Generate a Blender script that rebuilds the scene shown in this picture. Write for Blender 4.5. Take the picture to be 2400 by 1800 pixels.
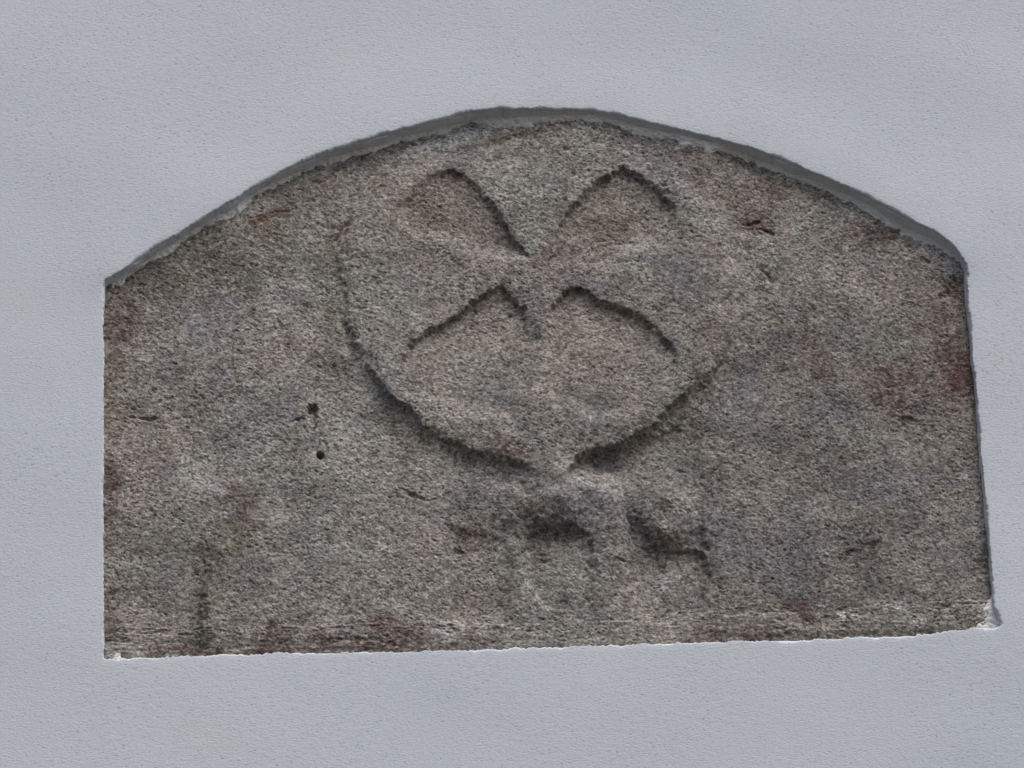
import bpy, math
import numpy as np
from mathutils import Vector

sc = bpy.context.scene
for o in list(bpy.data.objects):
    bpy.data.objects.remove(o)

# ------------------------------------------------------------------ camera
CAM = np.array([-0.50, -5.30, 1.65])
TGT = np.array([0.0, 0.0, 4.0])
LENS = 174.6
cam_d = bpy.data.cameras.new("camera")
cam = bpy.data.objects.new("camera", cam_d)
sc.collection.objects.link(cam)
cam.location = CAM
cam.rotation_euler = Vector(TGT - CAM).to_track_quat('-Z', 'Y').to_euler()
cam_d.lens = LENS
cam_d.sensor_width = 36.0
cam_d.clip_start = 0.1
cam_d.clip_end = 500.0
sc.camera = cam
sc.render.resolution_x, sc.render.resolution_y = 1024, 768

# ------------------------------------------------------------------ sky, sun
SUN_EL, SUN_AZ = math.radians(61), math.radians(31)   # azimuth away from the wall normal, towards the right
world = bpy.data.worlds.new("World")
sc.world = world
world.use_nodes = True
nt = world.node_tree
nt.nodes.clear()
out = nt.nodes.new("ShaderNodeOutputWorld")
bg = nt.nodes.new("ShaderNodeBackground")
bg.inputs["Strength"].default_value = 0.075
sky = nt.nodes.new("ShaderNodeTexSky")
sky.sky_type = 'NISHITA'
sky.sun_disc = False
sky.sun_elevation = SUN_EL
sky.sun_rotation = math.pi - SUN_AZ
sky.air_density = 1.0
sky.dust_density = 6.0
sky.ozone_density = 1.0
# added warm glow below the horizon, in place of ground light, brightens undersides
geo = nt.nodes.new("ShaderNodeTexCoord")
sep = nt.nodes.new("ShaderNodeSeparateXYZ")
mr = nt.nodes.new("ShaderNodeMapRange")
mr.inputs[1].default_value = -0.02
mr.inputs[2].default_value = 0.02
mix = nt.nodes.new("ShaderNodeMix")
mix.data_type = 'RGBA'
mix.inputs[6].default_value = (0.92, 0.86, 0.78, 1)
nt.links.new(geo.outputs["Generated"], sep.inputs[0])
nt.links.new(sep.outputs["Z"], mr.inputs[0])
nt.links.new(mr.outputs[0], mix.inputs[0])
nt.links.new(sky.outputs[0], mix.inputs[7])
nt.links.new(mix.outputs[2], bg.inputs["Color"])
nt.links.new(bg.outputs[0], out.inputs["Surface"])

sun_d = bpy.data.lights.new("sun", 'SUN')
sun_d.energy = 1.5
sun_d.angle = math.radians(34)
sun_d.color = (1.0, 0.99, 0.98)
sun = bpy.data.objects.new("sun", sun_d)
sc.collection.objects.link(sun)
sd = Vector((math.sin(SUN_AZ) * math.cos(SUN_EL), -math.cos(SUN_AZ) * math.cos(SUN_EL), math.sin(SUN_EL)))
sun.rotation_euler = sd.to_track_quat('Z', 'Y').to_euler()
sun.location = (-1, -4, 9)

vs = sc.view_settings
vs.view_transform = 'Standard'
vs.look = 'None'
vs.exposure = 0.42
vs.gamma = 1.0

# ------------------------------------------------------------------ survey: photo point -> point on an upright plane at a depth
fwd = (TGT - CAM) / np.linalg.norm(TGT - CAM)
rgt = np.cross(fwd, [0, 0, 1.0]); rgt /= np.linalg.norm(rgt)
upv = np.cross(rgt, fwd)
K = 36.0 / LENS / 2400.0
def at(px, py, depth=0.0):
    px = np.asarray(px, float); py = np.asarray(py, float)
    d = fwd + ((px - 1200) * K)[..., None] * rgt + ((900 - py) * K)[..., None] * upv
    t = (depth - CAM[1]) / d[..., 1]
    return CAM + d * t[..., None]

rng = np.random.default_rng(11)
STONE = 0.0108     # how far the stone's face lies behind the face of the wall

# ------------------------------------------------------------------ helpers
def link(name, me, mats, parent=None, **props):
    o = bpy.data.objects.new(name, me)
    sc.collection.objects.link(o)
    for m in mats:
        me.materials.append(m)
    if parent:
        o.parent = parent
    for k, v in props.items():
        o[k] = v
    return o

def quads_mesh(name, co, quads, smooth=True):
    me = bpy.data.meshes.new(name)
    co = np.ascontiguousarray(co, np.float32)
    q = np.ascontiguousarray(quads, np.int32)
    n = q.shape[1]
    me.vertices.add(len(co)); me.vertices.foreach_set("co", co.ravel())
    me.loops.add(q.size); me.loops.foreach_set("vertex_index", q.ravel())
    me.polygons.add(len(q))
    me.polygons.foreach_set("loop_start", np.arange(0, q.size, n, dtype=np.int32))
    me.polygons.foreach_set("use_smooth", np.full(len(q), smooth))
    me.update(calc_edges=True)
    me.validate()
    return me

def colour_attr(me, name, col):
    a = me.color_attributes.new(name, 'FLOAT_COLOR', 'POINT')
    c = np.ones((len(col), 4), np.float32); c[:, :3] = col
    a.data.foreach_set("color", c.ravel())

def spline(pts, n):
    """closed Catmull-Rom-free resample: straight between points, then lightly smoothed"""
    p = np.array(pts, float)
    q = np.vstack([p, p[:1]])
    s = np.r_[0, np.cumsum(np.hypot(*np.diff(q, axis=0).T))]
    t = np.linspace(0, s[-1], n, endpoint=False)
    return np.c_[np.interp(t, s, q[:, 0]), np.interp(t, s, q[:, 1])], t, s

def ring_noise(n, length, wl, seed):
    """smooth closed noise along a loop; wl is the wavelength in the units of length"""
    r = np.random.default_rng(seed)
    f = np.fft.rfftfreq(n, length / n)
    w = np.exp(-(f * wl) ** 2 / 2)
    v = np.fft.irfft((r.normal(size=len(f)) + 1j * r.normal(size=len(f))) * w, n)
    return v / (v.std() + 1e-9)

# grid over the stone, in photo units (1 unit is half a millimetre)
STEP = 2.0
U0, U1, V0, V1 = 225, 2375, 236, 1566
us = np.arange(U0, U1 + .1, STEP); vsn = np.arange(V0, V1 + .1, STEP)
U, V = np.meshgrid(us, vsn)
NY, NX = U.shape

def field(lx, ly, seed, tilt=0.0, power=2.0):
    """band-limited noise on the grid, wavelengths lx, ly in photo units"""
    r = np.random.default_rng(seed)
    fy = np.fft.fftfreq(NY, STEP)[:, None]; fx = np.fft.rfftfreq(NX, STEP)[None, :]
    c, s = math.cos(tilt), math.sin(tilt)
    a = (fx * c + fy * s) * lx; b = (-fx * s + fy * c) * ly
    k2 = a * a + b * b
    w = np.exp(-k2 ** (power / 2)) * np.minimum(1, (k2 / 0.12) ** 0.5)
    v = np.fft.irfft2(np.fft.rfft2(r.normal(size=(NY, NX))) * w, s=(NY, NX))
    return v / v.std()

def fbm(lx, ly, seed, octaves=4, gain=0.6, tilt=0.0):
    v = 0; g = 1
    for k in range(octaves):
        v = v + g * field(lx / 2 ** k, ly / 2 ** k, seed + 7 * k, tilt); g *= gain
    return v / v.std()

def sstep(a, b, x):
    t = np.clip((x - a) / (b - a), 0, 1)
    return t * t * (3 - 2 * t)

warpx = 3.4 * field(90, 90, 501) + 1.5 * field(16, 16, 502)
warpy = 3.4 * field(90, 90, 503) + 1.5 * field(16, 16, 504)
UW, VW = U + warpx, V + warpy

def seg_dist(a, b, X, Y):
    ax, ay = a; bx, by = b
    dx, dy = bx - ax, by - ay
    L = dx * dx + dy * dy + 1e-9
    t = np.clip(((X - ax) * dx + (Y - ay) * dy) / L, 0, 1)
    return np.hypot(X - ax - t * dx, Y - ay - t * dy), t

def poly_field(pts, X=None, Y=None):
    """pts: (x, y, w) w = width of the slope along the edge that starts here.
    returns signed distance (inside > 0) and local slope width"""
    X = UW if X is None else X; Y = VW if Y is None else Y
    n = len(pts)
    dmin = np.full(X.shape, 1e9); ws = np.zeros(X.shape); wt = np.zeros(X.shape)
    inside = np.zeros(X.shape, bool)
    for i in range(n):
        x0, y0, w0 = pts[i]; x1, y1, w1 = pts[(i + 1) % n]
        d, t = seg_dist((x0, y0), (x1, y1), X, Y)
        dmin = np.minimum(dmin, d)
        k = 1 / (d + 3) ** 3
        ws += k * (w0 + (w1 - w0) * t); wt += k
        c = ((y0 > Y) != (y1 > Y))
        xx = (x1 - x0) * (Y - y0) / ((y1 - y0) if y1 != y0 else 1e-9) + x0
        inside ^= c & (X < xx)
    return np.where(inside, dmin, -dmin), ws / wt

def line_field(pts, X=None, Y=None):
    """distance to an open line and interpolated strength along it; pts: (x, y, s)"""
    X = UW if X is None else X; Y = VW if Y is None else Y
    dm = np.full(X.shape, 1e9); st = np.zeros(X.shape)
    for p, q in zip(pts[:-1], pts[1:]):
        d, t = seg_dist(p[:2], q[:2], X, Y)
        m = d < dm
        dm = np.where(m, d, dm); st = np.where(m, p[2] + (q[2] - p[2]) * t, st)
    return dm, st

def blob(x, y, rx, ry, ang=0.0, X=None, Y=None):
    X = UW if X is None else X; Y = VW if Y is None else Y
    c, s = math.cos(math.radians(ang)), math.sin(math.radians(ang))
    a = ((X - x) * c + (Y - y) * s) / rx; b = (-(X - x) * s + (Y - y) * c) / ry
    return np.exp(-(a * a + b * b))

# ------------------------------------------------------------------ the carving (heights in millimetres, towards the viewer)
DISC = [(1240,1150,90),(1238,1112,34),(1230,1098,16),(1200,1085,12),(1150,1079,12),(1099,1062,12),(1037,1036,13),(988,1000,14),(938,958,17),(887,904,22),
        (851,857,24),(822,800,34),(806,740,36),(796,660,46),(794,590,48),(808,530,44),(860,440,44),(920,380,50),(1000,335,50),
        (1100,300,50),(1240,282,50),(1380,290,50),(1530,340,60),(1610,410,60),(1668,500,50),(1706,600,42),(1722,700,40),
        (1716,790,34),(1692,852,28),(1652,905,26),(1605,930,22),(1569,966,20),(1515,1012,16),(1464,1036,14),(1406,1060,12),(1350,1076,10),(1346,1088,16),(1336,1110,34),(1336,1150,90),(1335,1200,90),(1245,1200,90)]
PANELS = [
 [(1055,390,9),(1105,430,11),(1168,498,13),(1200,550,13),(1230,602,18),(1180,606,50),(1080,574,60),(970,540,60),(936,496,40),(970,446,30),(1024,402,20)],
 [(1457,396,12),(1515,432,13),(1551,460,12),(1577,488,22),(1565,540,60),(1470,590,60),(1350,622,50),(1290,608,22),(1296,575,28),(1316,522,22),(1352,470,20),(1406,426,15)],
 [(1171,681,9),(1124,703,9),(1081,731,10),(1045,751,10),(998,783,11),(954,824,14),(944,860,34),(985,930,70),(1080,975,70),(1180,975,60),(1250,900,50),(1250,800,70),(1240,760,44),(1227,724,12)],
 [(1339,677,9),(1406,710,10),(1468,733,12),(1515,765,13),(1549,790,13),(1582,828,18),(1580,890,60),(1500,960,70),(1400,985,70),(1300,930,60),(1272,800,40),(1284,745,16),(1290,715,10)],
]
SHAFT = [(1247,1098,20),(1180,1120,40),(1090,1150,50),(1062,1210,30),(1054,1300,30),(1046,1400,34),(1036,1500,40),(1030,1600,40),
         (1652,1600,30),(1650,1420,28),(1640,1330,18),(1622,1272,22),(1622,1180,30),(1600,1120,34),(1520,1100,40),(1420,1110,40),(1310,1098,20)]

H = np.zeros_like(U)
vd = np.clip(1 + .16 * field(320, 280, 511), .6, 1.4); vw = np.clip(0.95 + .35 * fbm(70, 60, 521, 3), .65, 2.3)
dD, wD = poly_field(DISC)
wD = wD * vw
lowness = sstep(700, 1000, V)
leftness = sstep(1000, 820, U)
disc_h = 2.2 + 5.8 * leftness + 3.6 * sstep(1500, 1680, U) + 8.2 * lowness * (1 - .3 * leftness) - 2.8 * sstep(520, 340, V)
H += disc_h * (.68 * sstep(-wD / 2, wD / 2, dD) + .42 * sstep(-wD * 2.4, wD * 1.4, dD))
# the disc's rim is softly domed
H += 1.8 * sstep(0, 110, dD)
panel_d = []
for P, dep in zip(PANELS, (7.0, 7.8, 7.6, 8.0)):
    d, w = poly_field(P); w = w * vw; dep = dep * vd
    panel_d.append(d)
    H -= dep * (.72 * sstep(-w / 2, w / 2, d) + .36 * sstep(-w * 1.6, w * 2.4, d)) * (1 - 0.35 * sstep(20, 130, d))
# lower arm sinks away below the crossing
H -= 3.0 * blob(1262, 860, 46, 90)
# bright ring outside the lower panels
H += 1.6 * blob(900, 800, 70, 130, -30) + 1.4 * blob(1040, 985, 120, 38, 30) + 1.2 * blob(1480, 960, 110, 40, -30)
# ground round the disc, dished below it
H -= 3.0 * blob(1130, 1105, 130, 40, 14) + 3.2 * blob(1410, 1100, 110, 36, -16)
H -= 2.0 * blob(850, 960, 80, 60, 40) + 1.5 * blob(1660, 990, 60, 70)
# shaft and its knobs
dS, wS = poly_field(SHAFT)
def knob(x, y, rx, ry, h, ang=0, p=2.0):
    c, s = math.cos(math.radians(ang)), math.sin(math.radians(ang))
    a = ((UW - x) * c + (VW - y) * s) / rx; b = (-(UW - x) * s + (VW - y) * c) / ry
    r = np.sqrt(a * a + b * b)
    return h * (1 - sstep(0.35, 1.0, r ** (p / 2)))
def recess(pts, dep, back=0.0):
    d, w = poly_field(pts)
    return 1.15 * dep * vd * (.6 * sstep(-w * vw / 2, w * vw / 2, d) + .4 * sstep(-w * 1.6, w * 2.2, d)) * (1 - back * sstep(15, 90, d))
H += knob(1260, 1160, 170, 100, 4.6, 10)               # broad swelling under the disc
H += knob(1305, 1195, 95, 56, 4.0, 5)
H += knob(1160, 1180, 110, 62, 2.6, 15)
H += knob(1562, 1208, 92, 92, 11.0, 35)                 # boss at the right
H += knob(1590, 1150, 70, 70, 3.0, 0)
# pocket between the two uprights, its upper edge undercut
H -= recess([(1244,1250,16),(1270,1242,14),(1340,1238,14),(1385,1246,16),(1392,1290,30),(1392,1360,24),(1386,1405,22),(1350,1432,16),(1300,1434,16),(1262,1420,26),(1240,1360,22),(1236,1290,22)], 8.0, .3)
# field right of the right upright, bounded by a clear step on the far right
H -= recess([(1478,1215,20),(1492,1262,18),(1545,1292,20),(1612,1284,20),(1640,1296,16),(1652,1340,22),(1650,1410,26),(1640,1450,40),(1560,1470,60),(1500,1440,50),(1476,1340,28)], 7.5, .35)
# field left of the left upright
H -= recess([(1052,1250,30),(1110,1256,34),(1176,1262,34),(1192,1320,50),(1190,1420,60),(1130,1470,60),(1056,1450,24),(1048,1340,20)], 5.5, .3)
# hollow between the disc and the boss and along the slab's edge
H -= recess([(1352,1082,20),(1460,1048,30),(1560,1000,40),(1622,990,44),(1634,1080,38),(1640,1180,30),(1652,1290,18),(1620,1280,40),(1590,1130,40),(1520,1110,40),(1440,1120,40)], 6.0, .2)
d, s = line_field([(1315,1118,.4),(1375,1140,1),(1425,1165,1.1),(1432,1225,1),(1428,1290,.8),(1412,1360,.6),(1420,1420,.3)])
H += 4.6 * s * np.exp(-(d / 30) ** 2)                 # worn ridge running down into the right upright
d, s = line_field([(1224,1255,.5),(1218,1300,1),(1214,1370,.8),(1210,1420,.4)])
H += 3.4 * s * np.exp(-(d / 26) ** 2)
d, s = line_field([(1430,1098,.4),(1462,1122,1),(1520,1132,.4)])
H -= 3.0 * s * np.exp(-(d / 15) ** 2)
d, s = line_field([(1474,1180,.3),(1482,1220,1),(1500,1252,1),(1545,1280,1),(1600,1276,.9),(1625,1262,.3)])
H -= 3.6 * s * np.exp(-(d / 14) ** 2)
d, s = line_field([(1262,1432,.3),(1310,1442,1),(1350,1436,1),(1385,1410,.5)])
H += 1.2 * s * np.exp(-((d - 0) / 9) ** 2)
H -= 2.0 * blob(1338, 1414, 34, 18)
H += 2.2 * sstep(1650, 1680, UW) * blob(1700, 1240, 120, 240)
# old groove and dent low at the left
d, s = line_field([(575,1190,.3),(560,1235,.9),(520,1275,.8),(478,1315,1),(474,1370,.8),(464,1425,1),(460,1470,.7),(474,1520,.2)])
H -= 4.0 * s * vd * np.exp(-(d / (15 * vw)) ** 2)
xl = np.interp(V, [1180, 1215, 1255, 1300, 1340, 1400, 1470, 1540], [590, 575, 545, 492, 480, 472, 464, 476])
H += 7.5 * sstep(-30, 20, UW - xl) * np.exp(-np.clip(UW - xl, 0, None) / 130) * sstep(1185, 1240, VW) * (1 - .5 * sstep(1480, 1530, VW))
H -= 4.0 * blob(545, 1235, 56, 42, -40) + 1.6 * blob(500, 1340, 50, 60)
# groove above the top arm, ragged marks on the disc's left and right
d, s = line_field([(1085,350,.5),(1120,340,1),(1185,333,1),(1245,322,.7)])
H -= 2.2 * s * np.exp(-(d / 8) ** 2)
d, s = line_field([(818,515,.4),(808,530,1),(796,556,1),(786,585,.4)])
H -= 4.5 * s * np.exp(-(d / 8) ** 2)
d, s = line_field([(797,560,.4),(795,640,.5),(803,710,.6),(806,760,.8),(826,812,1),(860,852,1),(885,880,.7)])
H -= 2.6 * s * np.exp(-(d / 10) ** 2)
d, s = line_field([(1782,630,.6),(1800,650,1),(1820,665,.5)])
H -= 3.0 * s * np.exp(-(d / 7) ** 2)
# pits, cracks and chips
HOLES = [(736,957,13,11,9,-20),(730,985,16,30,6,10),(747,1067,8,8,14,0),(1765,530,20,5,4,-8),(1802,546,16,5,4,14),(1784,540,8,4,3,0),(2132,984,20,10,4,0),
         (1995,1294,20,8,2.4,-15),(2038,1278,22,9,2.6,-25),(1985,1300,8,5,2,0),(2240,680,22,26,3,0),(2215,690,26,8,4,-20),(2302,1330,20,22,3,0),(1328,348,9,6,5,0),
         (1560,455,8,6,5,0),(1556,438,7,5,4,0),(2115,545,8,5,3,0),(965,1158,14,6,4,0),(1075,1290,13,5,4,0),(1447,1312,14,6,4,0),
         (1595,1100,8,6,4,0),(698,988,22,3,4,-12),(344,980,24,4,6,4),(310,978,10,3,4,10),(980,1164,34,4,3,25),
         (600,507,22,3,2.2,-16),(648,498,20,2.5,1.8,-4),(745,425,14,5,4,0),(1190,305,20,4,3,0),(1790,402,12,5,4,0),(1868,412,16,8,4,10),
         (1620,337,12,6,3,0),(2060,510,12,5,5,25),(2120,540,12,5,5,30),(2170,610,14,6,4,20),(2232,660,8,14,5,0)]
chip = fbm(22, 14, 612, 3)
for x, y, rx, ry, dp, an in HOLES:
    c_, s_ = math.cos(math.radians(an)), math.sin(math.radians(an))
    a = ((U + warpx * .5 - x) * c_ + (V + warpy * .5 - y) * s_) / rx; b = (-(U + warpx * .5 - x) * s_ + (V + warpy * .5 - y) * c_) / ry
    H -= (dp if dp > 8 else .6 * dp) * sstep(1.25, 0.5, np.sqrt(a * a + b * b) + .16 * chip)
# broken, layered lower edge
edge_v = np.interp(U, [243, 900, 1600, 2338], [1544, 1527, 1507, 1470])
under = edge_v - VW
layer = fbm(90, 16, 620, 4, .75, -.03)
H += 0.4 * layer * sstep(60, 15, under)
d, s = line_field([(245,1506,1),(330,1508,.8),(480,1515,.6),(660,1512,.8),(800,1506,1),(940,1500,.7),(1050,1502,.4),(1200,1506,.7),(1500,1498,.4),(1800,1492,.6),(2000,1482,.6),(2200,1470,.4)])
H -= 2.2 * s * sstep(-0.2, 1.2, layer) * np.exp(-(d / 6) ** 2)
H += 1.8 * vd * sstep(66, 48, under + 8 * layer)
H -= 3.0 * sstep(8, -14, under)
# broad wear
H += 1.5 * fbm(330, 330, 31, 2, .5) + 0.32 * fbm(90, 80, 41, 3, .6)
Hb = H.copy()
# grain of the stone: rounded grains with pits between
g1 = field(9, 4.6, 71, 0.10); g2 = field(5.0, 3.4, 72, 0.2); g3 = field(19, 11, 73, 0.1)
patch = sstep(-1.2, 1.0, fbm(120, 100, 81, 3))
smooth_zone = np.clip(0.9 * blob(466, 781, 34, 44) + 0.7 * blob(1606, 640, 60, 60) + 0.7 * blob(1385, 975, 60, 45) + 0.8 * blob(1410, 1165, 70, 45, 25)
                      + 0.7 * blob(1736, 933, 50, 60) + 0.6 * blob(1172, 930, 60, 35) + 0.6 * blob(1230, 1120, 90, 50) + .6 * blob(1063, 323, 60, 22, -15), 0, 1)
grain = 0.62 * g1 + 0.42 * g2 + 0.45 * g3
amp = (0.55 + 0.4 * patch) * (1 - 0.75 * smooth_zone)
pits = sstep(0.9, 2.3, -(0.75 * g1 + 0.5 * g2 + 0.45 * g3))
gy, gx = np.gradient(Hb, STEP * .5)
steep = 1 / (1 + (np.hypot(gx, gy) / 0.45) ** 2)
H += steep * (amp * grain * 0.29 - 0.45 * pits) * (1 - .7 * smooth_zone)

# ------------------------------------------------------------------ colours of the mineral, dirt and lime on the stone, with some painted shade
def mixc(C, col, m):
    m = np.clip(m, 0, 1)[..., None]
    return C * (1 - m) + np.array(col) * m
base = np.array([0.326, 0.309, 0.280])
C = np.ones(U.shape + (3,)) * base
tone = fbm(260, 240, 101, 4, .65)
C = mixc(C, (0.302, 0.312, 0.292), 0.66 * sstep(-.4, 1.3, tone + 0.8 * blob(850, 900, 500, 420) * 1.5 - .5))
C = mixc(C, (0.292, 0.266, 0.238), 0.60 * sstep(0, 1.5, fbm(230, 200, 111, 4)))
C = mixc(C, (0.222, 0.218, 0.224), 0.75 * sstep(-.2, 1.4, fbm(150, 110, 121, 4) + 1.2 * blob(1900, 1180, 330, 260) + .4 * blob(1130, 1160, 180, 100) - .5))
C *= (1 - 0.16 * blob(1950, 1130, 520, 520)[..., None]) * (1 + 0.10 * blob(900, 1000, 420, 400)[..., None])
C = mixc(C, (0.190, 0.176, 0.148), 0.60 * sstep(.2, 1.7, fbm(90, 70, 131, 4)))
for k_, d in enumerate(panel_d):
    C = mixc(C, (0.258, 0.236, 0.204), (.62, .62, .55, .55)[k_] * sstep(-14, 14, d) * (1 - .7 * sstep(30, 160, d)))
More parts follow.
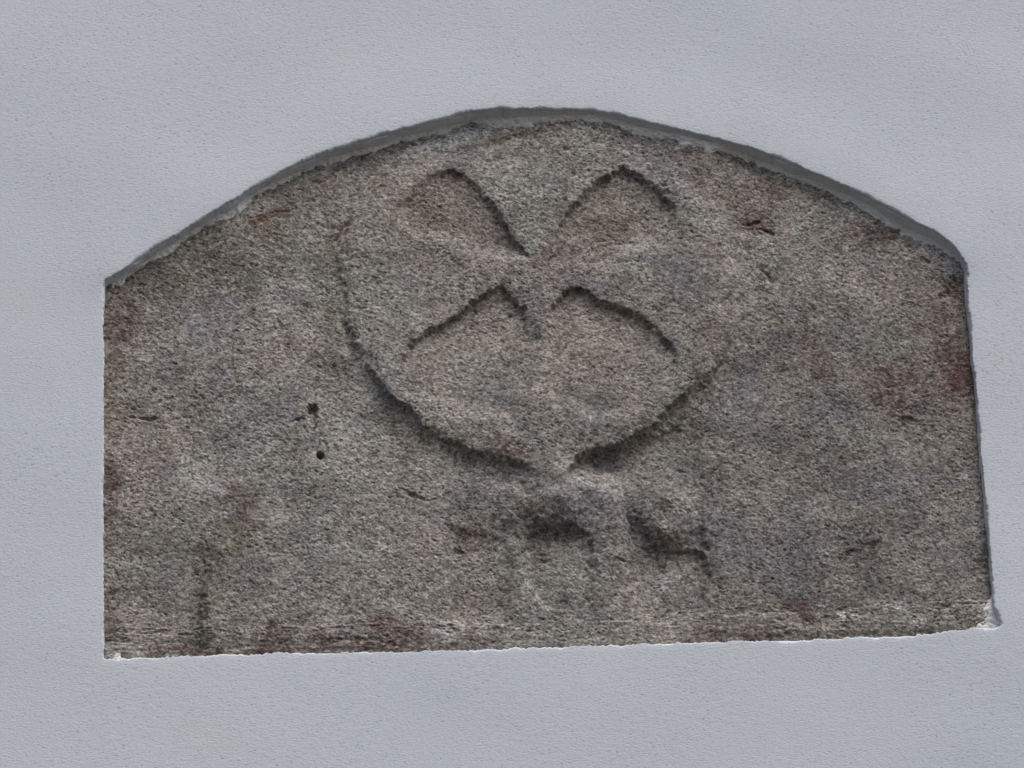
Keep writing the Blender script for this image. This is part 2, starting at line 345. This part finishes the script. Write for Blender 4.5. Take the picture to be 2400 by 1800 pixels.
# bits: (x, y, rx, ry, angle, colour key, strength)
KEY = dict(red=(0.125, 0.078, 0.074), pink=(0.256, 0.214, 0.178), rust=(0.165, 0.108, 0.080), olive=(0.180, 0.168, 0.118), dark=(0.118, 0.112, 0.102),
           blue=(0.182, 0.187, 0.202), pale=(0.46, 0.47, 0.48), lime=(0.50, 0.51, 0.50), lilac=(0.262, 0.255, 0.270), brown=(0.115, 0.085, 0.068), green=(0.300, 0.318, 0.296))
SPOTS = [
 (268,722,42,60,0,'red',.75),(262,800,30,70,0,'red',.55),(250,905,16,30,0,'rust',.35),(262,960,36,40,0,'pink',.8),(262,1125,30,44,0,'red',.95),(252,1190,18,60,0,'red',.6),
 (254,1438,20,44,0,'red',.85),(262,1475,34,34,0,'dark',.7),(262,850,36,50,0,'olive',.5),
 (471,609,90,60,-20,'dark',.8),(770,760,30,90,-8,'olive',.6),(765,640,40,60,0,'olive',.4),(1410,1290,22,90,5,'green',.5),(1214,1330,20,70,0,'green',.4),(560,620,120,50,-30,'olive',.35),(385,690,80,60,0,'dark',.5),(400,640,110,60,-30,'olive',.45),(700,470,120,60,-25,'olive',.45),(330,650,50,40,0,'dark',.4),
 (616,508,34,9,-20,'rust',.95),(650,498,22,7,0,'rust',.7),(797,548,26,20,-50,'brown',.7),(775,580,30,20,0,'olive',.5),
 (466,781,26,44,0,'pale',.55),(466,781,60,70,0,'lilac',.7),(530,760,70,60,0,'lilac',.5),
 (990,475,70,44,-30,'pink',.85),(1050,402,36,20,-20,'red',.6),(1185,540,34,34,30,'red',.5),(1130,545,60,24,0,'pink',.5),
 (1290,588,26,26,0,'red',.75),(1330,620,28,16,20,'red',.6),(1254,620,24,10,0,'red',.6),(1350,600,40,22,0,'lilac',.5),(1425,512,60,36,0,'pink',.75),(1418,515,14,10,0,'red',.6),
 (1420,450,40,30,-30,'pink',.6),(1515,385,66,50,30,'lilac',.7),(1580,430,50,40,20,'lilac',.7),(1545,395,20,20,0,'blue',.6),
 (1230,430,70,60,0,'green',.6),(1240,530,50,60,0,'green',.7),(1290,420,36,26,-40,'blue',.6),
 (1608,370,34,22,30,'red',.55),(1640,405,22,20,40,'red',.65),(1800,452,34,22,-30,'red',.7),(1763,500,50,26,10,'red',.5),(1780,537,44,12,10,'red',.9),(1740,470,60,40,0,'pink',.5),
 (2030,552,60,26,-5,'red',.75),(2070,540,50,24,0,'red',.35),
 (2240,860,42,58,25,'red',1.3),(2256,910,34,40,10,'red',1.3),(2200,838,34,20,15,'red',1.1),(2106,890,56,44,-25,'red',.85),(2080,935,36,14,10,'red',1.0),(2175,770,46,34,0,'red',.55),(1918,845,30,40,-20,'red',.55),
 (1945,878,26,14,0,'brown',.6),(1860,870,26,10,20,'brown',.7),(1870,822,16,10,0,'brown',.6),(2132,986,26,12,0,'brown',.8),(2140,950,40,14,0,'red',.4),
 (554,1165,44,30,20,'red',.5),(575,1230,34,16,0,'red',.55),(545,1255,50,40,-30,'olive',.8),(540,1290,50,26,0,'olive',.6),(484,1322,30,36,-20,'dark',.85),(468,1425,18,50,0,'dark',.85),(474,1490,34,22,0,'dark',.75),(510,1370,40,60,0,'olive',.5),
 (667,1480,36,20,10,'red',1.0),(750,1504,46,16,10,'red',1.1),(620,1490,20,12,0,'red',.5),(890,1456,30,20,10,'red',.9),(945,1484,60,24,15,'red',.9),(880,1515,60,10,0,'red',1.2),(560,1528,170,8,0,'red',1.3),(450,1527,110,9,0,'brown',1.2),
 (440,1505,60,12,0,'dark',.7),(700,1510,90,8,0,'brown',.8),(1090,1508,60,7,-4,'brown',1.0),(980,1528,90,7,0,'brown',.8),
 (1868,1415,18,36,-50,'red',1.2),(1888,1436,12,18,-30,'red',1.0),(1978,1412,24,10,0,'red',1.0),(1830,1400,20,8,20,'brown',.8),(1790,1494,60,8,-3,'red',1.0),(1700,1490,60,8,-3,'brown',.8),(2000,1485,200,7,-2,'brown',.6),
 (1153,1042,50,24,20,'red',.6),(1205,1062,30,20,20,'red',.85),(1250,1198,30,20,0,'red',.45),(1130,1262,34,26,-40,'rust',.35),(1130,1280,40,40,0,'pink',.5),
 (1172,930,55,32,-10,'blue',.85),(1385,982,46,34,0,'pale',.28),(1385,975,70,50,0,'blue',.6),(1606,640,62,52,0,'blue',.7),(1610,700,50,60,0,'blue',.5),
 (1128,1150,80,50,0,'blue',.6),(1345,1180,70,60,20,'blue',.8),(1395,1220,60,50,20,'blue',.6),(1500,1180,50,40,0,'blue',.6),(1424,1165,50,24,30,'pale',.28),(1380,1140,60,16,25,'pale',.25),
 (1736,933,40,44,0,'pale',.28),(1736,933,64,66,0,'blue',.6),(1942,944,70,50,20,'blue',.8),(2040,1150,70,60,0,'blue',.6),(2105,1140,40,30,0,'pale',.16),(1915,1200,30,24,0,'pale',.22),(1820,1300,100,80,-20,'blue',.6),(1880,1360,60,50,0,'blue',.6),
 (1680,1250,50,90,0,'blue',.5),(2260,1280,60,80,0,'blue',.4),(2300,1320,20,30,0,'dark',.5),(2240,680,40,60,0,'brown',.55),(2200,760,50,60,0,'dark',.35),(2010,1288,50,14,-15,'brown',.9),(2040,1330,30,40,0,'brown',.4),
 (1330,1412,40,26,-10,'dark',.7),(1310,1425,60,12,10,'dark',.4),(1270,1380,50,30,0,'lilac',.4),(1300,1250,60,22,0,'dark',.35),(1560,1270,60,26,10,'brown',.35),(1640,1320,26,40,0,'dark',.5),  # dark and brown spots paint in shade of pocket, boss and step
 (695,1400,70,90,0,'lilac',.45),(720,1270,50,60,0,'blue',.5),(740,1310,40,40,30,'blue',.6),(560,1030,60,60,0,'lilac',.5),(520,1040,30,30,0,'blue',.5),(690,1150,60,40,0,'blue',.5),(630,970,60,30,0,'lilac',.4),
 (484,1138,30,20,20,'pale',.42),(505,1148,20,14,20,'pale',.4),(530,1195,18,16,0,'pale',.4),(775,1460,14,14,0,'pale',.5),
 (1063,318,80,20,-16,'lime',.85),(990,345,60,22,-20,'lime',.35),(1100,300,80,14,-6,'pale',.5),(1218,292,24,12,0,'pale',.6),(1355,296,18,22,0,'pale',.5),(1500,330,60,30,20,'lilac',.4),
 (1040,1478,44,20,0,'pale',.55),(1022,1447,36,6,0,'lime',.55),(1036,1500,40,10,0,'pale',.4),(1560,1357,16,22,0,'pale',.45),(1544,1405,8,10,0,'lime',.7),(980,1395,8,10,0,'lime',.6),(1080,1330,16,5,0,'pale',.5),
 (1972,1447,9,8,0,'lime',1.2),(2002,1438,14,7,0,'lime',.6),(1978,1432,5,5,0,'lime',.9),(2112,1418,14,14,0,'pale',.6),(2158,1455,26,12,20,'pale',.6),(2150,1468,16,6,0,'lime',.4),(1870,1476,30,6,0,'pale',.4),
 (2290,1190,30,50,0,'pale',.22),(2300,1380,40,60,0,'olive',.35),(2300,1440,44,36,0,'pale',.4),(2180,1480,90,14,-4,'olive',.4),
 (270,1513,40,7,0,'lime',.6),(300,1528,60,12,0,'pale',.3),(700,1495,24,5,0,'pale',.6),(720,1507,50,4,0,'lime',.4),(570,1517,30,5,0,'pale',.5),(1050,1452,46,5,4,'pale',.4),
 (1220,1437,60,8,0,'green',.7),(1520,1487,30,5,4,'lime',.4),(823,1076,9,9,0,'pale',.7),(1082,760,7,10,0,'lime',.7),(1080,736,5,5,0,'lime',.8),(2255,1115,12,10,0,'pale',.5),
 (2000,498,22,14,20,'lime',.5),(1850,410,40,10,20,'lime',.55),(1960,450,60,12,25,'pale',.4),(2080,510,70,14,28,'pale',.4),(2180,585,60,14,28,'pale',.55),(2230,625,24,22,0,'pale',.45),
 (1254,364,6,5,0,'red',.7),(400,1190,40,30,0,'pink',.3),(1440,860,26,20,0,'red',.35),(1372,840,22,20,0,'brown',.4),(1590,960,24,14,-40,'red',.4),(1070,795,26,14,0,'pink',.5),(1700,770,34,20,0,'pink',.5),
 (1850,660,60,50,0,'green',.5),(2090,800,60,40,0,'green',.5),(900,700,70,100,0,'green',.5),(1120,880,60,30,0,'green',.5),(780,1180,120,120,0,'green',.45),
]
rough = fbm(60, 44, 141, 5, .75)
rough2 = fbm(60, 44, 151, 5, .75)
mott = field(13, 8, 152, .1)
for i, (x, y, rx, ry, an, key, st) in enumerate(SPOTS):
    b = blob(x, y, rx * 1.05, ry * 1.05, an)
    r = rough if i % 2 else rough2
    if key in ('blue', 'lilac', 'green', 'pink', 'olive'):
        m = st * 1.0 * b * (0.85 + 0.25 * r)
    else:
        if key in ('red', 'dark', 'brown'):
            b = blob(x, y, rx * 1.3, ry * 1.3, an)
            m = .88 * st * np.clip(.85 + .22 * mott + .16 * rough2, .3, 1.25) * (.72 * sstep(0.14, 0.9, b + (0.24 * r + 0.09 * mott) * sstep(.02, .45, b)) + .30 * b)
        else:
            m = st * 1.1 * sstep(0.10, 0.85, b + (0.20 * r + 0.08 * mott) * sstep(.05, .45, b))
    C = mixc(C, KEY[key], m)
# scattered grains: dark, pale and reddish crystals
vary = (0.75 + 0.35 * sstep(-1.5, 1.5, fbm(110, 80, 163, 3)))
C *= np.clip(1 + 1.08 * vary * (0.07 * grain + 0.13 * field(7, 3.8, 161, .12) + 0.10 * field(4.2, 3.2, 162) + 0.09 * field(18, 9, 164, .1)) + 0.055 * fbm(60, 52, 165, 4, .8), .3, 1.9)[..., None]
C = mixc(C, (0.07, 0.062, 0.055), 0.5 * pits)
C = mixc(C, (0.085, 0.078, 0.070), 0.6 * sstep(1.1, 2.3, field(10, 5.5, 173, .12) + .35 * (0.5 - patch)))
C = mixc(C, (0.50, 0.49, 0.465), 0.60 * sstep(1.8, 2.7, field(6.5, 4, 171, .15)))
C = mixc(C, (0.055, 0.05, 0.045), 0.75 * sstep(1.5, 2.4, field(8, 4, 174, .15)))
C = mixc(C, (0.16, 0.125, 0.11), 0.22 * sstep(1.6, 2.6, field(12, 8, 172, .15)))
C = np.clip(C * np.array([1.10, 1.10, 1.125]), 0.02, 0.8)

# ------------------------------------------------------------------ materials
def new_mat(name):
    m = bpy.data.materials.new(name); m.use_nodes = True
    n = m.node_tree.nodes; l = m.node_tree.links
    b = n["Principled BSDF"]
    return m, n, l, b
def noise(n, l, coord, scale, detail=4, rough=.6, vec_scale=None):
    t = n.new("ShaderNodeTexNoise")
    t.inputs["Scale"].default_value = scale; t.inputs["Detail"].default_value = detail; t.inputs["Roughness"].default_value = rough
    src = coord
    if vec_scale:
        mp = n.new("ShaderNodeMapping"); mp.inputs["Scale"].default_value = vec_scale; mp.inputs["Rotation"].default_value = (0, math.radians(9), 0)
        l.new(coord, mp.inputs[0]); src = mp.outputs[0]
    l.new(src, t.inputs["Vector"])
    return t.outputs["Fac"]
def ramp(n, l, fac, stops):
    r = n.new("ShaderNodeValToRGB")
    e = r.color_ramp.elements
    e[0].position, e[0].color = stops[0][0], (*stops[0][1], 1)
    e[1].position, e[1].color = stops[-1][0], (*stops[-1][1], 1)
    for p, c in stops[1:-1]:
        x = e.new(p); x.color = (*c, 1)
    l.new(fac, r.inputs[0]); return r.outputs[0]
def mult(n, l, a, b, fac=1.0, mode='MULTIPLY'):
    m = n.new("ShaderNodeMix"); m.data_type = 'RGBA'; m.blend_type = mode
    m.inputs[0].default_value = fac
    l.new(a, m.inputs[6]); l.new(b, m.inputs[7]); return m.outputs[2]
def bump(n, l, h, strength, dist, prev=None):
    b = n.new("ShaderNodeBump"); b.inputs["Strength"].default_value = strength; b.inputs["Distance"].default_value = dist
    l.new(h, b.inputs["Height"])
    if prev: l.new(prev, b.inputs["Normal"])
    return b.outputs[0]

def stone_material():
    m, n, l, b = new_mat("weathered_sandstone")
    a = n.new("ShaderNodeAttribute"); a.attribute_name = "mineral"
    tc = n.new("ShaderNodeTexCoord").outputs["Object"]
    f = noise(n, l, tc, 620, 3, .7, (1, 1, 1.7))
    c = mult(n, l, a.outputs["Color"], ramp(n, l, f, [(.30, (.62, .61, .60)), (.52, (1, 1, 1)), (.72, (1.22, 1.22, 1.2))]))
    def cells(scale, lo, hi, c):
        mp = n.new("ShaderNodeMapping"); mp.inputs["Scale"].default_value = (1, 1, 1.55); mp.inputs["Rotation"].default_value = (0, math.radians(8), 0)
        l.new(tc, mp.inputs[0])
        v = n.new("ShaderNodeTexVoronoi"); v.inputs["Scale"].default_value = scale
        l.new(mp.outputs[0], v.inputs["Vector"])
        sp = n.new("ShaderNodeSeparateColor"); l.new(v.outputs["Color"], sp.inputs[0])
        return mult(n, l, c, ramp(n, l, sp.outputs[0], [(0, lo), (.12, [x * .5 + .5 for x in lo]), (.5, (1, 1, 1)), (.9, [x * .5 + .5 for x in hi]), (1, hi)]))
    c = cells(190, (.62, .60, .585), (1.12, 1.12, 1.12), c)
    c = cells(330, (.50, .485, .47), (1.28, 1.27, 1.25), c)
    c = cells(520, (.60, .59, .58), (1.24, 1.24, 1.22), c)
    l.new(c, b.inputs["Base Color"])
    b.inputs["Roughness"].default_value = .95
    b.inputs["Specular IOR Level"].default_value = .18
    l.new(bump(n, l, f, .55, .0009), b.inputs["Normal"])
    return m
def plaster_material(name, c0, c1, warm, rim=False):
    m, n, l, b = new_mat(name)
    tc = n.new("ShaderNodeTexCoord").outputs["Object"]
    big = noise(n, l, tc, 2.6, 5, .55)
    c = ramp(n, l, big, [(.32, c0), (.66, c1)])
    if rim:
        at_ = n.new('ShaderNodeAttribute'); at_.attribute_name = 'bare_lightened'
        c = mult(n, l, c, at_.outputs['Color'])
    tint = noise(n, l, tc, 7.5, 4, .6)
    c = mult(n, l, c, ramp(n, l, tint, [(.50, (1, 1, 1)), (.72, warm)]))
    dots = noise(n, l, tc, 260, 2, .5, (1, 1, 2.0))
    c = mult(n, l, c, ramp(n, l, dots, [(.27, (.66, .66, .68)), (.37, (1, 1, 1))]))
    l.new(c, b.inputs["Base Color"])
    b.inputs["Roughness"].default_value = .9
    b.inputs["Specular IOR Level"].default_value = .25
    fine = noise(n, l, tc, 300, 3, .70, (1, 1, 1.8))
    mid = noise(n, l, tc, 95, 3, .6, (1, 1, 1.5))
    q = bump(n, l, mid, .22, .0010)
    q = bump(n, l, fine, .42, .0006, q)
    c = mult(n, l, c, ramp(n, l, noise(n, l, tc, 430, 2, .6, (1, 1, 1.6)), [(.30, (.90, .90, .905)), (.5, (1, 1, 1)), (.70, (1.05, 1.05, 1.05))]))
    l.new(c, b.inputs['Base Color'])
    q = bump(n, l, dots, .35, .0012, q)
    l.new(q, b.inputs["Normal"])
    return m
M_stone = stone_material()
M_wall = plaster_material("white_lime_render", (0.585, 0.632, 0.705), (0.612, 0.656, 0.722), (1.0, .995, .95), True)
M_mortar = plaster_material("grey_lime_mortar", (0.72, 0.73, 0.72), (0.80, 0.805, 0.795), (.95, .92, .85))

# ------------------------------------------------------------------ the wall with its opening
OPEN = [(243,1547),(243,1400),(242,1230),(243,1000),(243,800),(243,659),(308,616),(363,577),(424,544),(489,501),(544,469),(598,436),(670,396),(743,364),(815,340),
        (887,319),(959,298),(1037,279),(1099,261),(1153,254),(1262,253),(1388,254),(1443,264),(1515,281),(1587,300),(1690,326),(1763,345),(1835,374),
        (1925,410),(1998,443),(2070,479),(2142,518),(2197,545),(2233,573),(2252,596),(2268,622),(2266,650),(2270,720),(2281,863),(2297,1025),(2308,1150),
        (2320,1281),(2326,1380),(2330,1425),(2342,1448),(2352,1468),(2336,1473),(2290,1473),(2269,1477),(2215,1485),(2106,1490),(1962,1496),(1799,1502),(1600,1507),(1443,1513),
        (1226,1520),(1063,1524),(900,1528),(743,1531),(525,1535),(381,1540),(290,1543)]
NR = 2600
loop, tt, ss = spline(OPEN, NR)
length = ss[-1]
# round the polyline's corners slightly
k = np.exp(-np.linspace(-2, 2, 13) ** 2); k /= k.sum()
for ax in (0, 1):
    ext = np.r_[loop[-6:, ax], loop[:, ax], loop[:6, ax]]
    loop[:, ax] = np.convolve(ext, k, 'valid')
tan = np.roll(loop, -1, 0) - np.roll(loop, 1, 0)
tan /= np.linalg.norm(tan, axis=1)[:, None]
nrm = np.c_[tan[:, 1], -tan[:, 0]]                      # outwards
cen = np.array([1290, 950.0])
if np.mean(np.sum(nrm * (loop - cen), axis=1)) < 0:
    nrm = -nrm
topness = sstep(0.25, 0.75, -nrm[:, 1])                 # 1 along the arch
botness = sstep(0.5, 0.9, nrm[:, 1])
rag = 0.9 * ring_noise(NR, length, 60, 1) + 0.6 * ring_noise(NR, length, 14, 2) + .35 * ring_noise(NR, length, 6, 3)
ks = np.exp(-np.linspace(-2.5, 2.5, 101) ** 2); ks /= ks.sum()
def lsm(a, h=50, k_=ks): return np.convolve(np.r_[a[-h:], a, a[:h]], k_, 'valid')
topness = lsm(topness); botness = lsm(botness)
rag *= 1 - 0.25 * topness + 0.5 * botness
loop0 = loop - nrm * (4.0 * topness)[:, None]
loop = loop0 + nrm * rag[:, None]
# smooth normals for the offsets
ks = np.exp(-np.linspace(-2, 2, 61) ** 2); ks /= ks.sum()
sn = np.stack([np.convolve(np.r_[nrm[-30:, a], nrm[:, a], nrm[:30, a]], ks, 'valid') for a in (0, 1)], 1)
sn /= np.linalg.norm(sn, axis=1)[:, None]
loopS = np.stack([lsm(lsm(loop[:, 0])), lsm(lsm(loop[:, 1]))], 1)
base3 = at(loop[:, 0], loop[:, 1], 0.0)
plain3 = at(loop0[:, 0], loop0[:, 1], 0.0)
baseS = at(loopS[:, 0], loopS[:, 1], 0.0)
snS = np.stack([lsm(lsm(sn[:, 0])), lsm(lsm(sn[:, 1]))], 1); snS /= np.linalg.norm(snS, axis=1)[:, None]
offS = at(loopS[:, 0] + snS[:, 0], loopS[:, 1] + snS[:, 1], 0.0) - baseS
offS /= np.linalg.norm(offS, axis=1)[:, None]
off3 = at(loop[:, 0] + sn[:, 0], loop[:, 1] + sn[:, 1], 0.0) - base3
off3 /= np.linalg.norm(off3, axis=1)[:, None]
def wave(x, z):
    r = np.random.default_rng(5); v = 0
    for i in range(26):
        L = 0.9 * 0.86 ** i + .05; a = r.uniform(0, math.pi * 2); ph = r.uniform(0, 6.28)
        v = v + L ** 1.5 * np.sin((x * math.cos(a) + z * math.sin(a)) * 6.283 / L + ph)
    return v
RAD = 0.0022 + 0.0014 * topness + 0.0012 * ring_noise(NR, length, 90, 9).clip(-1, 1)
rings = []; offs = []
def ring(off, depth):
    o_ = np.broadcast_to(np.asarray(off, float), (NR,))[:, None]
    w = sstep(0.004, 0.040, o_)
    kr = math.exp(-max(0.0, depth if np.ndim(depth) == 0 else 0.0) / 0.0022)
    b3_ = base3 * kr + plain3 * (1 - kr)
    p = (b3_ + off3 * o_) * (1 - w) + (baseS + offS * o_) * w
    p[:, 1] = depth
    rings.append(p); offs.append(o_[:, 0])
right_ = sstep(.6, .9, lsm(nrm[:, 0]))
SPLAY = (0.0040 + .0010 * ring_noise(NR, length, 300, 77).clip(-1.5, 1.5)) * topness + 0.0004 * right_
na, nb, nc = (ring_noise(NR, length, w_, 60 + w_) for w_ in (17, 26, 70))
for dp in (0.16, 0.10, 0.07, 0.05, 0.036, 0.028, 0.024, 0.0215, 0.0195, 0.018, 0.0165, 0.015, 0.0135, 0.012, 0.0105, 0.009, 0.0075, 0.0065, 0.0055, 0.0046, 0.0040):
    ring(-SPLAY * min(1.2, max(0, dp - .0004) / .0135) + min(1, max(0, dp - .006) / .01) * 0.0004 * (na * math.sin(dp * 900) + nb * math.cos(dp * 700)) + min(1, dp / .008) * .0006 * nc, dp)
for a in np.linspace(0, math.pi / 2, 7):
    ring(RAD * (1 - math.cos(a)), RAD * (1 - math.sin(a)))
for o in (0.008, 0.010, 0.0125, 0.016, 0.020, 0.025, 0.031, 0.038, 0.047, 0.058, 0.070, 0.084, 0.10, 0.12, 0.145):
    ring(o, 0.0)
X0, X1, Z0, Z1 = -2.0, 2.0, 2.2, 5.8
c3 = np.array([0.03, 0, 3.97])
last = rings[-1]
dv = last - c3
with np.errstate(divide='ignore'):
    tx = np.where(dv[:, 0] > 0, (X1 - c3[0]) / dv[:, 0], (X0 - c3[0]) / dv[:, 0])
    tz = np.where(dv[:, 2] > 0, (Z1 - c3[2]) / dv[:, 2], (Z0 - c3[2]) / dv[:, 2])
rect = c3 + dv * np.minimum(tx, tz)[:, None]
for s_ in np.linspace(0, 1, 46)[1:] ** 1.3:
    p = last * (1 - s_) + rect * s_; p[:, 1] = 0
    rings.append(p); offs.append(np.full(NR, .2 + s_))
co = np.array(rings); y0_ = co[:, :, 1].copy()
nR = len(co)
# undulation of hand-floated render, swelling to a lip along the arch
face = sstep(0.035, 0.0, co[:, :, 1])
dist = np.array(offs)
co[:, :, 1] -= face * 0.0015 * wave(co[:, :, 0], co[:, :, 2])
co[:, :, 1] -= face * (0.0028 * topness[None] + .0008) * np.exp(-(dist / 0.075) ** 2)
ii = np.arange(nR - 1)[:, None] * NR; jj = np.arange(NR)[None]
j2 = (jj + 1) % NR
q = np.stack([ii + jj, ii + j2, ii + NR + j2, ii + NR + jj], -1).reshape(-1, 4)
me = quads_mesh("rendered_wall", co.reshape(-1, 3), q)
# make the normals face the camera side
me.flip_normals() if me.polygons[len(q) - 10].normal.y > 0 else None
reveal_lift = np.array([1.22, 1.19, 1.13])  # warm tint of bare plaster, also brightened to make up for the reveal's shade
g_ = sstep(0.001, 0.007, y0_ * (1 + .3 * ring_noise(NR, length, 30, 88)[None]))[..., None]
colour_attr(me, "bare_lightened", (1 - g_ * (1 - reveal_lift)).reshape(-1, 3))
wall = link("rendered_wall", me, [M_wall], label="pale blue-white rendered wall with an arched opening round the carved stone", category="wall")

# ------------------------------------------------------------------ the stone
stone = bpy.data.objects.new("carved_stone", None)
sc.collection.objects.link(stone)
stone["label"] = "weathered grey sandstone with worn ring cross relief, set in the white rendered wall"
stone["category"] = "carved stone"
stone.location = tuple(at(1290, 1530, STONE))

P = at(U, V, STONE)
P[..., 1] -= H * 0.001
inside = poly_field([(x, y, 1) for x, y in OPEN], U, V)[0] > -30
fmask = inside[:-1, :-1] & inside[1:, :-1] & inside[:-1, 1:] & inside[1:, 1:]
idx = np.arange(NX * NY).reshape(NY, NX)
Q = np.stack([idx[:-1, :-1], idx[1:, :-1], idx[1:, 1:], idx[:-1, 1:]], -1)
part = np.zeros((NY - 1, NX - 1), int)
cdD = dD[:-1, :-1]
part[(dS[:-1, :-1] > 0)] = 6
part[cdD > 0] = 1
for i, d in enumerate(panel_d):
    part[d[:-1, :-1] > 0] = 2 + i
NAMES = {0: ("slab", None), 1: ("ring_cross", "worn raised disc with the splayed arms of a cross"),
         2: ("sunken_panel", "upper left sunken panel, stained pink"), 3: ("sunken_panel", "upper right sunken panel with a dark upper edge"),
         4: ("sunken_panel", "lower left sunken panel with a curved upper edge"), 5: ("sunken_panel", "lower right sunken panel with a long sloping upper edge"),
         6: ("shaft", "broad worn shaft with rounded knobs below the disc")}
flatP = P.reshape(-1, 3) - np.array(stone.location)
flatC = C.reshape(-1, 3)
# common normals so that the parts join without a seam
dU = np.gradient(P, axis=1); dV = np.gradient(P, axis=0)
Nn = np.cross(dU, dV); Nn /= np.linalg.norm(Nn, axis=2)[..., None]
if Nn[NY // 2, NX // 2, 1] > 0: Nn = -Nn
flatN = Nn.reshape(-1, 3)
for kx, (nm, lab) in NAMES.items():
    sel = Q[fmask & (part == kx)]
    used, inv = np.unique(sel, return_inverse=True)
    me = quads_mesh(nm, flatP[used], inv.reshape(-1, 4))
    if me.polygons[0].normal.y > 0: me.flip_normals()
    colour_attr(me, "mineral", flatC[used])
    me.normals_split_custom_set_from_vertices(flatN[used].astype(np.float32))
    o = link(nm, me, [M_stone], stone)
    if lab: o["label"] = lab

# the block behind the face
lp, _, _ = spline(OPEN, 240)
cc = lp - lp.mean(0); lp = lp + 26 * cc / np.linalg.norm(cc, axis=1)[:, None]
a3 = at(lp[:, 0], lp[:, 1], STONE + .022); b3 = a3.copy(); b3[:, 1] = .20
n_ = len(lp)
co = np.r_[a3, b3] - np.array(stone.location)
q = [[i, (i + 1) % n_, n_ + (i + 1) % n_, n_ + i] for i in range(n_)]
me = quads_mesh("block", co, q, False)
colour_attr(me, "mineral", np.tile([.27, .26, .24], (len(co), 1)))
link("block", me, [M_stone], stone)

# ------------------------------------------------------------------ mortar: a fillet between the reveal and the stone, built as a ragged strip
def px_of(p):
    d = p - CAM; t = d @ fwd
    return 1200 + (d @ rgt) / t / K, 900 - (d @ upv) / t / K
def sample_H(px, py):
    i = np.clip(((px - U0) / STEP).round().astype(int), 3, NX - 4); j = np.clip(((py - V0) / STEP).round().astype(int), 3, NY - 4)
    return sum(Hb[j + a, i + b] for a in (-3, 0, 3) for b in (-3, 0, 3)) / 9
def fillet(name, i0, i1, wid, proud, seed, lab=None):
    """strip along the opening loop; wid = reach over the stone in metres, proud = how far it stands off it"""
    r = np.random.default_rng(seed)
    ids = np.arange(i0, i1) % NR
    n = len(ids); m = 12
    fade = np.minimum(1, np.minimum(np.arange(n), np.arange(n)[::-1]) / 40.0)
    w = wid * (1 + .40 * ring_noise(NR, length, 170, seed)[ids] + .16 * ring_noise(NR, length, 45, seed + 1)[ids]).clip(.3, 2.2)
    hs = []
    pts = []
    for k in range(m):
        s = k / (m - 1)
        p = plain3[ids] + off3[ids] * (0.002 - (w + .002) * s - SPLAY[ids])[:, None]
        h = proud * fade * (1 - s) ** 0.9 - 0.0022 * s ** 3 - .004 * (1 - fade)
        p = p.copy(); p[:, 1] = STONE; p[:, 1] -= 0.001 * sample_H(*px_of(p)) + h - .0006 - 0.0007 * ring_noise(NR, length, 18, seed + 5 + k // 2)[ids]
        pts.append(p)
    co = np.array(pts)
    ii = np.arange(m - 1)[:, None] * n; jj = np.arange(n - 1)[None]
    q = np.stack([ii + jj, ii + jj + 1, ii + n + jj + 1, ii + n + jj], -1).reshape(-1, 4)
    me = quads_mesh(name, co.reshape(-1, 3), q)
    if me.polygons[0].normal.y > 0: me.flip_normals()
    o = link(name, me, [M_mortar], wall)
    if lab: o["label"] = lab
    return o
def near(px, py):
    return int(np.argmin(np.hypot(loop[:, 0] - px, loop[:, 1] - py)))
fillet("mortar_fillet", near(243, 700), near(2266, 655), .0095, .0042, 41, "pale ragged mortar line under the arch")
fillet("mortar_fillet", near(2322, 1330), near(2200, 1487), .013, .0035, 53, "mortar smear in the lower right corner")
fillet("mortar_fillet", near(340, 1541), near(243, 1500) + (NR if near(243, 1500) < near(340, 1541) else 0), .012, .006, 67, "mortar smear in the lower left corner")
print("verts", NX * NY)
